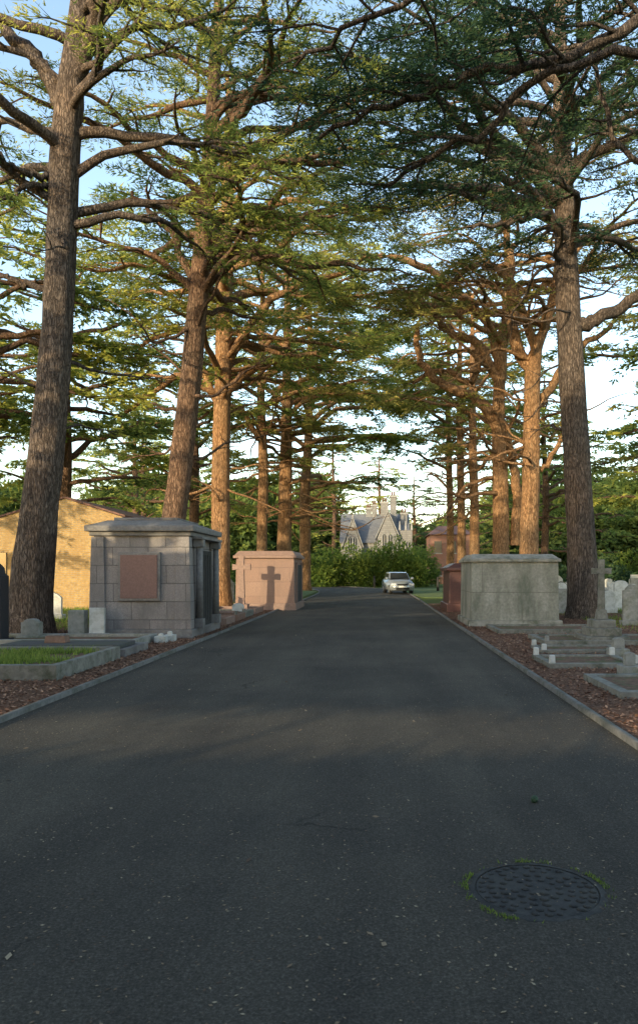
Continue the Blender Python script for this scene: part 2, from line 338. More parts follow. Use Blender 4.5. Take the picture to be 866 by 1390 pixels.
def make_tree(label,path,zlo,zhi,nl,Lf,seed,leaf='leaf',extra=(),group='cedars lining the cemetery avenue',k=22,ll=.17,lw=.042,space=.55,step=.36,ssize=.7,seg=28,sides=None,name='cedar_tree',start=.34,bare=5,lim_r=1.,bk='bark',barel=3.2):
    rng=np.random.default_rng(seed)
    path=np.array(path,float); base=path[0,:3].copy(); T=spline(path,34); 
    T[1:-1,:2]+=np.cumsum(rng.normal(0,.012,(32,2)),0)*.8
    wood=Wood(); sp=[]
    R=T[:,3].copy(); zz=T[:,2]-base[2]; R*=1+.38*np.exp(-zz/.45)
    wood.tube(T[:,:3],R,seg,.05,rng)
    ga=rng.random()*6.28
    for i in range(nl):
        t=(i+rng.random())/nl; z=zlo+(zhi-zlo)*t**1.05
        idx=np.searchsorted(T[:,2],z); idx=min(max(idx,1),len(T)-1)
        f=(z-T[idx-1,2])/max(T[idx,2]-T[idx-1,2],1e-3); f=min(max(f,0),1); p=T[idx-1]*(1-f)+T[idx]*f
        ga+=2.4+rng.normal(0,.3); az=ga
        if sides and i%3==0: az=rng.uniform(*sides)
        L=Lf(t)*rng.uniform(.6,1.2); el=rng.uniform(-.05,.75)*(1.-.3*t); pts=[p[:3]]; m=9; wob=rng.normal(0,.14)
        for j in range(m):
            u=j/m; az+=rng.normal(0,.2)+wob*.4; e=el*(1-u)**1.3-.08*u+rng.normal(0,.19)
            pts.append(pts[-1]+np.array([math.cos(az)*math.cos(e),math.sin(az)*math.cos(e),math.sin(e)])*L/m)
        r0=min((.018*L+.034)*lim_r,p[3]*.7); rr=np.linspace(1,0,m+1)**.8*(r0-.016)+.016
        limb=np.column_stack([np.array(pts),rr])
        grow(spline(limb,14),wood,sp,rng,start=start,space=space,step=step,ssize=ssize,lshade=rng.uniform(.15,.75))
    for ex in extra:
        pts=np.array(ex['p'],float); lb=spline(pts,max(12,len(pts)*4))
        lb[1:-1,:3]+=rng.normal(0,.05,(len(lb)-2,3))
        grow(lb,wood,sp,rng,start=ex.get('start',.35),space=ex.get('space',space),step=step,ssize=ssize,lshade=ex.get('shade',.35),sec=ex.get('sec',.3))
    for i in range(bare):
        z=base[2]+rng.uniform(.45,1.25)*(zlo-base[2]); idx=min(np.searchsorted(T[:,2],z),len(T)-1); p=T[idx]; az=rng.random()*6.28
        if sides and i%2: az=rng.uniform(*sides)
        L=rng.uniform(.4,1.)*barel; pts=[p[:3]]; ee=rng.uniform(-.2,.5)
        for j in range(9):
            az+=rng.normal(0,.3); ee=ee*.8+rng.normal(.0,.25); pts.append(pts[-1]+np.array([math.cos(az)*math.cos(ee),math.sin(az)*math.cos(ee),math.sin(ee)])*L/9)
        pts=np.array(pts); wood.tube(spline(pts,18),np.linspace(.02+.013*L,.012,18),5)
        for q in range(3,9):
            if rng.random()<.7:
                a2=az+rng.uniform(-1.6,1.6); e2=rng.uniform(-.4,.6); pp=[pts[q]]
                for j in range(4):
                    a2+=rng.normal(0,.4); pp.append(pp[-1]+np.array([math.cos(a2)*math.cos(e2),math.sin(a2)*math.cos(e2),math.sin(e2)])*L*.07)
                wood.tube(pp,np.linspace(.02,.007,5),3)
    sp=np.array(sp); P=sp[:,:3]; D=sp[:,3:6]
    wood.slivers(P,D,sp[:,6]*.9,.009)
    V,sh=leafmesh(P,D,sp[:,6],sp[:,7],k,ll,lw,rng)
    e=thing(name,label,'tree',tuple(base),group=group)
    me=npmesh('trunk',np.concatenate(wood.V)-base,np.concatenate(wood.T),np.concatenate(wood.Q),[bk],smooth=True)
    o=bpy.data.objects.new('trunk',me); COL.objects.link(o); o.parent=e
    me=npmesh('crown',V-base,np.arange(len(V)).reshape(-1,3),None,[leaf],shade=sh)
    o=bpy.data.objects.new('crown',me); COL.objects.link(o); o.parent=e
WS=.82
def tp(lst,Y):
    out=[]
    for t in lst:
        y=Y if len(t)==3 else t[3]
        x,yy,z=at(t[0],t[1],y); out.append((x,yy,z,WS*t[2]/2/F*y))
    return out
def base(px,Y,w): return ((px-VX)/F*Y,Y,-.05,WS*w/2/F*Y)
dome=lambda Lm:(lambda t:Lm*(1-.6*t**2)*(.75+.5*min(t*3,1)))
RS=(-1.1,1.1)
LS=(math.pi-1.1,math.pi+1.1)
YA=18.
make_tree('tall cedar with thick grey trunk forking high beside a granite mausoleum',
 [base(36,YA,72)]+tp([(50,720,60),(70,520,51),(82,350,47),(90,200,47),(98,110,42),(110,20,34),(118,-80,28),(124,-220,18)],YA),
 9.8,19,26,dome(5.2),11,leaf='leaf',sides=RS,ll=.15,lw=.032,k=30,
 extra=[dict(p=tp([(88,150,26),(60,95,24),(30,60,22),(-30,10,18),(-90,-20,10)],YA),start=.5),
        dict(p=tp([(98,120,30),(120,60,28,17.6),(134,0,24,17),(128,-80,20,16.6),(160,-160,10,16)],YA),start=.5),
        dict(p=tp([(80,245,14),(40,235,11,17.4),(0,215,8,17),(-60,190,5,16)],YA),start=.7),
        dict(p=tp([(76,260,12),(40,250,9,17.4),(0,268,7,17),(-60,290,5,16)],YA),start=.7),
        dict(p=tp([(70,395,12),(30,385,9),(0,373,7),(-60,360,4)],YA),start=.8)])
YB=23.
make_tree('leaning cedar with reddish trunk and long limbs behind the mausoleum',
 [base(218,YB,46)]+tp([(236,700,38),(250,590,36),(263,470,34),(274,350,30),(283,240,26),(290,120,21),(296,0,16),(300,-100,9)],YB),
 9.5,19.5,42,dome(6.2),12,sides=RS,ll=.16,lw=.038,k=24,bk='barkred',bare=10,barel=4,start=.4,
 extra=[dict(p=tp([(268,400,14),(240,330,12),(215,300,9),(180,260,6)],YB)),
        dict(p=tp([(278,300,12),(310,330,10,22),(350,350,8,21),(400,345,5,20)],YB))])
YC=33.
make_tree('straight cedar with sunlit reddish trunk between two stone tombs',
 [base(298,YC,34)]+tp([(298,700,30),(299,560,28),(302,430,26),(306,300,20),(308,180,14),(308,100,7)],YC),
 9,23,46,dome(7.6),13,sides=RS,lw=.056,ll=.19,k=19,bk='barklit',bare=14,barel=6.5,start=.4,
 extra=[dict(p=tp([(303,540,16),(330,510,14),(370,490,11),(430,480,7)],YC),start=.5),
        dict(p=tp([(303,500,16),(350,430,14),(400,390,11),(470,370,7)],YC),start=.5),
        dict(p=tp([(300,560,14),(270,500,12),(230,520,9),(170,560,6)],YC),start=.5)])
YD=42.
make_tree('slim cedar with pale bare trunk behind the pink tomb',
 [base(355,YD,19)]+tp([(355,740,17),(357,640,16),(354,540,13),(356,400,8),(357,300,5)],YD),7.8,21,29,dome(5.9),14,leaf='leafbrown',ll=.24,lw=.072,k=15,sides=RS,bk='barklit',bare=14,barel=6,
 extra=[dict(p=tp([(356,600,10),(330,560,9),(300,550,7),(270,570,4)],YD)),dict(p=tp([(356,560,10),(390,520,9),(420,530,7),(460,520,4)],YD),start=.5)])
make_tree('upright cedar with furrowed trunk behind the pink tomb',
 [base(386,46,26)]+tp([(386,740,23),(388,640,21),(389,540,16),(390,400,10),(391,280,6)],46),8.3,24,34,dome(7.2),15,ll=.24,lw=.078,k=15,sides=RS,bk='barklit',bare=12,barel=7)
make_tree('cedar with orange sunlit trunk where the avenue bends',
 [base(413,58,20)]+tp([(414,740,18),(414,670,17),(418,600,14),(420,480,9),(420,380,5)],58),6.2,25,40,dome(9),16,leaf='leaf',ll=.28,lw=.1,k=15,sides=RS,bk='barklit',bare=8,barel=7)
YG=24.
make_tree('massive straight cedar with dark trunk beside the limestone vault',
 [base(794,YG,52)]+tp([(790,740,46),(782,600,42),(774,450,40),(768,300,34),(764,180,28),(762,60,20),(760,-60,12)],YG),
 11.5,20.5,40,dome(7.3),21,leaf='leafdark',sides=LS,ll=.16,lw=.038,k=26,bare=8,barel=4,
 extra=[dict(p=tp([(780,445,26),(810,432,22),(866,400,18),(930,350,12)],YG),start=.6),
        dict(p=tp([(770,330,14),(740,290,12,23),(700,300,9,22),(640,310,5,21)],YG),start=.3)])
YH=31.
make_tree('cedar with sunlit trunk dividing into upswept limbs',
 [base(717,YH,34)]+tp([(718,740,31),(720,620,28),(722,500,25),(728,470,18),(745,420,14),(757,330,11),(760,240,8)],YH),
 11.4,21,24,dome(6),22,leaf='leafbrown',sides=LS,lw=.055,ll=.19,k=18,bk='barklit',bare=18,barel=6.5,start=.4,
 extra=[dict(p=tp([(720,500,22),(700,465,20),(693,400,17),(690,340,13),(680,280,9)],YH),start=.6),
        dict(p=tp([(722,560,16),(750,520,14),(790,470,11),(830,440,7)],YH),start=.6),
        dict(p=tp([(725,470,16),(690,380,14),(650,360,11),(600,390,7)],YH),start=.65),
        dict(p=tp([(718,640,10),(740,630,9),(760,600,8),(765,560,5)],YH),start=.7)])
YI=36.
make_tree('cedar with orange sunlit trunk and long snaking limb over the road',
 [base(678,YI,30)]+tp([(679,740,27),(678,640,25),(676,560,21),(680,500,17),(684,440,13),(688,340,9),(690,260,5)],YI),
 11.6,22,24,dome(7.2),23,leaf='leafbrown',sides=LS,lw=.06,ll=.21,k=18,bk='barklit',bare=20,barel=8,start=.42,
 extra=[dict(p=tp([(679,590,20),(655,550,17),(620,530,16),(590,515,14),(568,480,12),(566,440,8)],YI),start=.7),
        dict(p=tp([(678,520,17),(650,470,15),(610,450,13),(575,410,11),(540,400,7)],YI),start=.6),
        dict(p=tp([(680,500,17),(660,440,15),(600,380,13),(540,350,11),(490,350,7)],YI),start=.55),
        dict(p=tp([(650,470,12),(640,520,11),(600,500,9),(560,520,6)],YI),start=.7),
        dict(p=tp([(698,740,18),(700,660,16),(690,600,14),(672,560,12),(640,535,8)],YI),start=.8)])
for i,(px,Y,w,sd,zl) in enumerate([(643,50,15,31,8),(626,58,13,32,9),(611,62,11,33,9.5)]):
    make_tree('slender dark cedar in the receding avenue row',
     [base(px,Y,w*1.2)]+tp([(px,700,w),(px-2,620,w*.9),(px-3,540,w*.7),(px-2,400,w*.35)],Y),zl+.5,24,30,dome(6.5),sd,leaf='leaf' if i else 'leafbrown',ll=.28,lw=.1,k=13,bk='barklit',bare=12,barel=5.5)
YK=13.
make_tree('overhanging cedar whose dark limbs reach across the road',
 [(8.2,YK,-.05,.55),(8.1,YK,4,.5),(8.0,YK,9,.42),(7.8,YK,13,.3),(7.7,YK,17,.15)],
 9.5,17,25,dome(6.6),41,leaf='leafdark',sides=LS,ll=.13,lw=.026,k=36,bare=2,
 extra=[dict(p=tp([(1120,-60,30),(990,-10,24,12.5),(866,30,20,12),(760,78,17,12),(640,108,14,12),(540,135,11,12.5),(430,190,7,13)],YK),start=.3,shade=.3),
        dict(p=tp([(1120,60,26),(980,70,18,12),(866,72,16,11.5),(740,100,13,12),(660,175,11,12.5),(590,210,9,13),(520,255,6,14)],YK),start=.4,shade=.3),
        dict(p=tp([(1120,-200,26),(980,-180,18,11),(800,-90,14,11),(640,-20,11,11),(500,20,9,11),(400,90,6,12)],YK),start=.3,shade=.3),
        dict(p=tp([(1120,160,20),(960,190,14,14),(866,215,10,14),(820,150,8,14),(800,60,6,14)],YK),start=.5,shade=.3)])
bgs=[(-17,40,22,2.5,51,'leaf'),(-38,56,22,2,52,'leaf'),(-12.5,50,22,5,53,'leaf'),(-40,44,20,2,54,'leaf'),(-23,70,18,3,55,'leaf'),(-26,82,18,3,56,'leaf'),
     (19.5,44,22,4,57,'leafbrown'),(24,54,22,3,58,'leaf'),(31,62,20,2,59,'leaf'),(15,66,19,5,60,'leaf'),(21,80,17,3,61,'leaf'),(-22,34,20,5,62,'leaf'),
     (-6.5,112,24,2,67,'leaf'),(0.5,116,21,2,68,'leaf'),(13.5,104,15,2,69,'leaf'),(6,118,17,2,70,'leafdark'),(17,37,20,4.5,71,'leaf'),(-17,31,19,7,72,'leaf'),(-22,21,12,3,73,'leaf')]  # last tree is out of view, added to dapple the brick wall
for (x,y,h,zl,sd,lf) in bgs:
    make_tree('broad conifer standing among the graves away from the road',
      [(x,y,-.05,.36),(x+.2,y,h*.4,.3),(x,y,h*.75,.17),(x+.1,y,h,.05)],zl,h-.5,36,dome((6.3 if y<100 else 5.4) if h>13 else 4.2),sd,leaf=lf,group='conifers scattered through the cemetery',ll=.34,lw=.12,k=13,space=.7,step=.45,ssize=.85,seg=14,bare=2,bk='barkred')

# ------------------------------------------------ generic leafy masses
def leafy(name,label,cat,centers,ll,lw,leaf,seed,dens,group=None,kind=None,z0=0,parent=None,mod=1.):
    rng=np.random.default_rng(seed); Vs=[];Ss=[]
    o0=np.array([centers[0][0],centers[0][1],0.])
    if parent: o0=np.array(parent.location)
    for (x,y,z,rx,ry,rz) in centers:
        n=int(dens*(rx*ry+rx*rz+ry*rz))
        d=nrm(rng.normal(size=(n,3))); r=(.55+.45*rng.random((n,1))**.5)*(1+mod*(.16*np.sin(d[:,:1]*5+d[:,1:2]*7+x)+.1*np.sin(d[:,2:]*11+y)))
        C=np.array([x,y,z])+d*r*np.array([rx,ry,rz]); C=C[C[:,2]>z0]; d=nrm(C-np.array([x,y,z]))
        m=len(C); a=nrm(d*.7+rng.normal(0,.7,(m,3))); w=nrm(np.cross(a,rng.normal(size=(m,3))))
        l=ll*(.6+.8*rng.random((m,1)))
        V=np.stack([C-w*lw*.5,C+w*lw*.5,C+a*l],1).reshape(-1,3); Vs.append(V)
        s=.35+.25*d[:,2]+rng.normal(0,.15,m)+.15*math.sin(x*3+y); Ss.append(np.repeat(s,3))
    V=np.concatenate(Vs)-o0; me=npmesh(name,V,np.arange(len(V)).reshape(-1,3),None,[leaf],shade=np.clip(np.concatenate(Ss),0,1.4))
    o=bpy.data.objects.new(name,me); COL.objects.link(o)
    if parent: o.parent=parent; return o
    o.location=o0
    return tag(o,label,cat,group,kind)
KS=math.tan(SUN_EL)/math.cos(SUN_AZ)
rg=np.random.default_rng(77)
zb=KS*(8.4+14)
for i,x in enumerate(np.arange(-42,12,3.2)):  # unseen row added behind the camera, crowns shaped to leave a sun band
    top=15.5 if x>-19 else 9.3
    e=thing('added_shade_tree','unseen tree added to shade the avenue, bare stem and dense crown','tree',(x,-14,0),group='added shade trees behind the camera')
    wd=Wood(); wd.tube([(0,0,-.05),(.03,0,3),(0,.03,zb+.6),(0,0,top-.8)],[.09,.05,.04,.04],10)
    me=npmesh('trunk',np.concatenate(wd.V),None,np.concatenate(wd.Q),['bark'],smooth=True); o=bpy.data.objects.new('trunk',me); COL.objects.link(o); o.parent=e
    cs=[]
    for xx in np.arange(-1.6,1.6,.2): cs.append((x+xx,-14,zb+.35,.5,.35,.3)); cs.append((x+xx,-14,zb+.6,.5,.4,.35))
    for j,zz in enumerate(np.arange(zb+1.2,top,.95)):
        for xx in (-1.6,-.8,0,.8,1.6): cs.append((x+xx+rg.normal(0,.12),-14+rg.normal(0,.15),zz+rg.normal(0,.15),.95,.75,.85))
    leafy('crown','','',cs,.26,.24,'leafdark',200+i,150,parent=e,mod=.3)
ht=KS*(6.0+9)  # unseen hedge added here, its top bounds the sun band on the road
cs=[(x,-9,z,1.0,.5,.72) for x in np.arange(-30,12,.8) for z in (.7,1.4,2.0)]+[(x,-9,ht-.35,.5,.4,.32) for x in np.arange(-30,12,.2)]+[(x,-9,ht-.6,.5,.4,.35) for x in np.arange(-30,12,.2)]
leafy('added_shade_hedge','unseen clipped hedge added to block low sun on the road','hedge',cs,.2,.2,'leafdark',300,220,mod=0)
for j,(x,y,h,zl) in enumerate([(-12,6,12,3.2)]):  # out-of-view cedar added to keep near trunk and mausoleum shaded
    make_tree('unseen cedar added to shade the near trunk and mausoleum',[(x,y,-.05,.45),(x,y,h*.5,.34),(x,y,h,.06)],zl,h,38,dome(3.9),400+j,leaf='leaf',ll=.4,lw=.16,k=14,space=.6,ssize=.8,seg=12,bare=0)
rng=np.random.default_rng(5)
cs=[]
for i in range(190):
    a=rng.uniform(-1,1); x=a*120; y=115+rng.uniform(0,35)-abs(a)*30; c=abs(x-8)<13
    h=rng.uniform(7,11) if c else rng.uniform(9,17)
    if c: y+=15
    cs.append((x,y,h*.45,rng.uniform(4,7),4,h*.6))
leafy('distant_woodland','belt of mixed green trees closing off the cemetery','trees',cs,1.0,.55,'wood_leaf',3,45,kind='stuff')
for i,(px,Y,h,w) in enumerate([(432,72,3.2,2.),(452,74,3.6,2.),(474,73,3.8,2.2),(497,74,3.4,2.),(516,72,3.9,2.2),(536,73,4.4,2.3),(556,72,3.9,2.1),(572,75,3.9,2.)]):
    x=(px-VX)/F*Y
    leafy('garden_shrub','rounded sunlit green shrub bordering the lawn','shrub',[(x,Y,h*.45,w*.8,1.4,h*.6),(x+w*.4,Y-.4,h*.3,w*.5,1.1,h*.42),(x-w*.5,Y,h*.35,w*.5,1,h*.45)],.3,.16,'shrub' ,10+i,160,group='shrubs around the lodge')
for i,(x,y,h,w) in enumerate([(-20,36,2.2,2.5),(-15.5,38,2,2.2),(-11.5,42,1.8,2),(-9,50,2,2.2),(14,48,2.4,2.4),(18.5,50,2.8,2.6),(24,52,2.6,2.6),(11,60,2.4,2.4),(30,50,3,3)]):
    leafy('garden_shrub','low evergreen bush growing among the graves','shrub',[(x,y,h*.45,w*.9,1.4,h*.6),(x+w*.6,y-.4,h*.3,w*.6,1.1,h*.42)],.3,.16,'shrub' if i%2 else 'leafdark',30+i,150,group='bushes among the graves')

# ------------------------------------------------ ground, road, kerbs
me=bpy.data.meshes.new('ground'); bm=bmesh.new()
bmesh.ops.create_grid(bm,x_segments=8,y_segments=8,size=1500); bm.to_mesh(me); bm.free(); me.materials.append(M['ground'])
g=bpy.data.objects.new('ground',me); COL.objects.link(g); tag(g,'brown needle-littered earth and grass of the cemetery','ground',kind='structure')
cl=[(-.8,-60),(-.8,-20),(-.8,10),(-.8,30),(-.8,44),(-1.1,54),(-2.6,63),(-7,72),(-14,78),(-26,83),(-45,86)]
C=spline(np.array([(x,y,0) for x,y in cl]),90); T=nrm(np.gradient(C,axis=0)); Nn=np.stack([T[:,1],-T[:,0],0*T[:,0]],1)
Lw=3.0; Rw=3.05
def ribbon(name,o1,o2,z,mat,top=None,label='',cat='',kind='structure'):
    a=C+Nn*o1; bq=C+Nn*o2
    if top is None:
        V=np.stack([a+UP*z,bq+UP*z],1).reshape(-1,3); n=len(C); i=np.arange(n-1)*2
        Q=np.stack([i,i+1,i+3,i+2],1)
    else:
        V=np.stack([a+UP*(-.02),a+UP*top,bq+UP*top,bq+UP*(-.02)],1).reshape(-1,3); n=len(C); Q=[]
        for k in range(3):
            i=np.arange(n-1)*4+k; Q.append(np.stack([i,i+1,i+5,i+4],1))
        Q=np.concatenate(Q)
    me=npmesh(name,V,None,Q,[mat]); o=bpy.data.objects.new(name,me); COL.objects.link(o)
    return tag(o,label,cat,kind=kind)
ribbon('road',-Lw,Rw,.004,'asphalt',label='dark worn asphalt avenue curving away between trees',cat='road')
ribbon('kerb',-Lw-.07,-Lw,0,'kerb',.06,'weathered concrete edging strip along the verge','kerb')
ribbon('kerb',Rw,Rw+.07,0,'kerb',.06,'weathered concrete edging strip along the verge','kerb')
def lawn(pts,z,label):
    b=MB(); b.prism(pts,'z',-.01,z,'lawn'); o=b.obj('lawn'); tag(o,label,'grass',kind='structure')
M['lawn']=simple('lawn_grass',(.08,.12,.03),(.19,.25,.06),12,.95,.8,.03)
lawn([(2.7,42),(5.5,42),(14,60),(6,66),(1.5,62)],.03,'sunlit mown grass beside the bend')
lawn([(-4.2,36),(-4.4,55),(-9,64),(-20,70),(-20,50),(-8,40)],.03,'mown grass strip beyond the tombs')
# ------------------------------------------------ litter
def litter(name,label,xr,yr,n,sz,mat,seed,fn=None,z=.012,flat=.5):
    r=np.random.default_rng(seed); P=np.column_stack([r.uniform(*xr,n),yr[0]+(yr[1]-yr[0])*r.random(n)**1.6,np.full(n,z)])
    if fn is not None: P=P[fn(P,r)]
    m=len(P); a=r.random(m)*6.28; d=np.column_stack([np.cos(a),np.sin(a),r.random(m)*flat]); w=np.column_stack([-np.sin(a),np.cos(a),r.normal(0,flat*.5,m)])
    s=sz*(.4+1.1*r.random((m,1)))
    V=np.stack([P,P+d*s*.5+w*s*.28,P+d*s,P+d*s*.5-w*s*.28],1).reshape(-1,3); V[:,2]=np.maximum(V[:,2],z*.9)
    me=npmesh(name,V,None,np.arange(len(V)).reshape(-1,4),[mat],shade=np.repeat(np.clip(r.normal(.5,.3,m),0,1.2),4))
    o=bpy.data.objects.new(name,me); COL.objects.link(o); return tag(o,label,'leaves',kind='stuff')
litter('leaf_litter','reddish fallen needles and leaves on the verge',(-9.5,-3.9),(5,34),75000,.042,'litter',1)
litter('leaf_litter','reddish fallen needles and leaves on the verge',(2.36,8.5),(4.5,34),75000,.042,'litter',2)
def edge(P,r):
    d=np.minimum(P[:,0]+3.8,2.25-P[:,0]); return r.random(len(P))<(np.exp(-d/.35)*1.+.24)
litter('road_litter','pale needles and bits of leaf scattered on the asphalt',(-3.78,2.23),(1.8,40),80000,.015,'fleck',3,edge,z=.0075,flat=.2)
litter('road_litter','small yellowed leaves lying on the asphalt',(-3.7,2.2),(2.2,18),240,.036,'fleck',4,None,z=.008,flat=.35)
def blades(name,label,P,h,w,seed,mat='shrub'):
    r=np.random.default_rng(seed); m=len(P); a=r.random(m)*6.28; t=np.column_stack([np.cos(a),np.sin(a),0*a]); l=np.column_stack([r.normal(0,.35,m),r.normal(0,.35,m),np.ones(m)])
    hh=h*(.4+r.random((m,1)))
    V=np.stack([P-t*w/2,P+t*w/2,P+l*hh],1).reshape(-1,3)
    me=npmesh(name,V,np.arange(len(V)).reshape(-1,3),None,[mat],shade=np.repeat(np.clip(r.normal(.6,.2,m),0,1.2),3))
    o=bpy.data.objects.new(name,me); COL.objects.link(o); return tag(o,label,'grass',kind='stuff')
r=np.random.default_rng(8)
mx,my=(728-VX)/F*3.57,3.57
nb=1500
a=r.uniform(-.6,5.2,nb); rr=.33+np.abs(r.normal(0,.018,nb)); kk=(np.sin(a*5)+np.sin(a*2+1)*.6+np.sin(a*17)*.7+r.normal(0,.5,nb))>.4
P=np.column_stack([mx+rr*np.cos(a),my+rr*np.sin(a),np.full(nb,.006)])[kk]
blades('grass_tufts','little weeds and moss growing round the manhole rim',P,.013,.006,1)
n=9000;P=np.column_stack([r.uniform(-7.9,-4.7,n),r.uniform(10.7,12.8,n),np.full(n,.15)]); P=P[(np.sin(P[:,0]*3)+np.sin(P[:,1]*5+P[:,0])+r.normal(0,.7,n))>0]
blades('grass_tufts','low green plants filling a grave plot',P,.09,.02,2)
n=30000;P=np.column_stack([r.uniform(6.5,16,n),r.uniform(18,45,n),np.full(n,.0)]); P=P[(np.sin(P[:,0]*1.3)+np.sin(P[:,1]*.9)+r.normal(0,.7,n))>0]
blades('grass_tufts','rough grass between the graves',P,.12,.025,3)
n=30000;P=np.column_stack([r.uniform(-16,-6.5,n),r.uniform(19,45,n),np.full(n,.0)]); P=P[(np.sin(P[:,0]*1.3)+np.sin(P[:,1]*.9)+r.normal(0,.7,n))>0]
blades('grass_tufts','rough grass between the graves',P,.12,.025,4)
# ------------------------------------------------ manhole
e=thing('manhole_cover','round worn cast iron manhole cover with raised lugs set in asphalt','manhole cover',(mx,my,.004))
b=MB(); i=b.mi('iron')
seg=64
def ringm(b,r0,r1,z):
    A=[b.bm.verts.new((r0*math.cos(2*math.pi*k/seg),r0*math.sin(2*math.pi*k/seg),z)) for k in range(seg)]
    B=[b.bm.verts.new(((r1+.01*math.sin(k*1.7)+.006*math.sin(k*.6))*math.cos(2*math.pi*k/seg),(r1+.01*math.sin(k*1.7)+.006*math.sin(k*.6))*math.sin(2*math.pi*k/seg),.001)) for k in range(seg)]
    for k in range(seg):
        b.bm.faces.new((A[k],B[k],B[(k+1)%seg],A[(k+1)%seg]))
ringm(b,.296,.325,.005); b.obj('frame',parent=e)
b=MB(); b.cyl((0,0),.29,.29,-.003,.003,'iron',64)
rl=random.Random(2)
for ring,(rad,cnt) in enumerate([(.055,6),(.11,12),(.165,18),(.22,24),(.265,30)]):
    for k in range(cnt):
        if rl.random()<.14: continue
        a=2*math.pi*k/cnt+ring*.13+rl.uniform(-.03,.03); c=(rad*math.cos(a),rad*math.sin(a)); q=rl.uniform(.7,1.15)
        b.cyl(c,.022*q,.010*q,.003,.003+.008*q,'iron',7)
b.obj('lid',parent=e)
b=MB(); bmesh.ops.create_icosphere(b.bm,subdivisions=3,radius=.024); b.mi('cone')
for v in b.bm.verts: v.co*=1+.12*math.sin(v.co.x*300)*math.sin(v.co.z*300); v.co.y*=1.25
p=at(725,1083,F*H/(1090-VY)); o=b.obj('cedar_cone',(p[0],p[1],.026)); tag(o,'small green cedar cone lying on the asphalt','cone')

# ------------------------------------------------ mausoleum near
X0,X1,Y0,Y1=-6.58,-4.28,17.0,19.9
cx,cy=(X0+X1)/2,(Y0+Y1)/2; hx,hy=(X1-X0)/2,(Y1-Y0)/2
e=thing('mausoleum','grey granite block mausoleum with sloping lid and red plaque','mausoleum',(cx,cy,0))
b=MB(); b.box(-hx-.07,hx+.07,-hy-.07,hy+.07,-.05,.2,'granite_plain',.02); b.obj('plinth',parent=e)
b=MB()
b.box(-hx,hx,-hy,hy,.2,2.36,'granite',.015,(.06,.06))
b.box(-hx-.03,-hx+.36,-hy-.035,-hy+.3,.203,2.34,'granite',.015,(.05,.03)); b.box(hx-.36,hx+.03,-hy-.035,-hy+.3,.203,2.34,'granite',.015,(.05,.03))
b.obj('wall',parent=e)
b=MB(); b.box(-hx-.02,hx+.02,-hy-.02,hy+.02,2.362,2.46,'granite_plain',.02); b.box(-hx-.11,hx+.11,-hy-.11,hy+.11,2.462,2.60,'granite_plain',.03)
b.obj('cornice',parent=e)
b=MB(); b.box(-hx-.06,hx+.06,-hy-.06,hy+.06,2.602,2.74,'granite_plain',.02,(.36,.36)); b.box(-hx+.40,hx-.40,-hy+.40,hy-.40,2.742,2.81,'granite_plain',.02); b.obj('roof',parent=e)
b=MB(); b.box(-.50,.47,-hy-.045,-hy+.09,.86,1.98,'granite_plain',.012,(0,.0)); b.box(-.44,.41,-hy-.062,-hy+.05,.92,1.92,'red_panel',.006); b.obj('plaque',parent=e)
for yy in (-hy+.55,hy-.55):
    b=MB()
    b.cyl((hx+.09,yy),.085,.075,.42,2.12,'granite_plain',20); b.box(hx-.02,hx+.2,yy-.12,yy+.12,.2,.42,'granite_plain',.01); b.box(hx-.04,hx+.2,yy-.12,yy+.12,2.12,2.3,'granite_plain',.01)
    b.obj('column',parent=e)
b=MB(); b.box(hx-.06,hx+.21,-hy+.35,hy-.35,2.302,2.362,'granite_plain',.01)
b.obj('lintel',parent=e)
b=MB(); b.box(hx-.10,hx+.03,-hy+.8,hy-.8,.2,2.05,'iron',.01); 
for k in range(5): b.box(hx+.03,hx+.045,-hy+.9+k*.25,-hy+.93+k*.25,.3,1.95,'wood',.003)
b.obj('door',parent=e)
# ------------------------------------------------ pink mausoleum
X0,Y0,Y1=-5.52,29.,32.2
X1=(400-VX)/F*29.; cx,cy=(X0+X1)/2,(Y0+Y1)/2; hx,hy=(X1-X0)/2,(Y1-Y0)/2
e=thing('mausoleum','pink granite tomb chamber with thin cornice and flat lid','mausoleum',(cx,cy,0))
b=MB(); b.box(-hx-.06,hx+.06,-hy-.06,hy+.06,-.05,.28,'pink_plain',.02); b.obj('plinth',parent=e)
b=MB(); b.box(-hx,hx,-hy,hy,.28,2.05,'pink',.012,(.03,.03)); b.obj('wall',parent=e)
b=MB(); b.box(-hx-.08,hx+.08,-hy-.08,hy+.08,2.052,2.16,'pink_plain',.02); b.obj('cornice',parent=e)
b=MB(); b.box(-hx-.04,hx+.04,-hy-.04,hy+.04,2.162,2.34,'pink_plain',.015,(.14,.16)); b.obj('roof',parent=e)
b=MB(); b.box(hx-.03,hx+.025,-hy+.7,hy-.7,.28,1.8,'iron',.01); b.box(hx-.02,hx+.05,-hy+.58,-hy+.7,.28,1.9,'pink_plain',.01); b.box(hx-.02,hx+.05,hy-.7,hy-.58,.28,1.9,'pink_plain',.01); b.obj('door',parent=e)
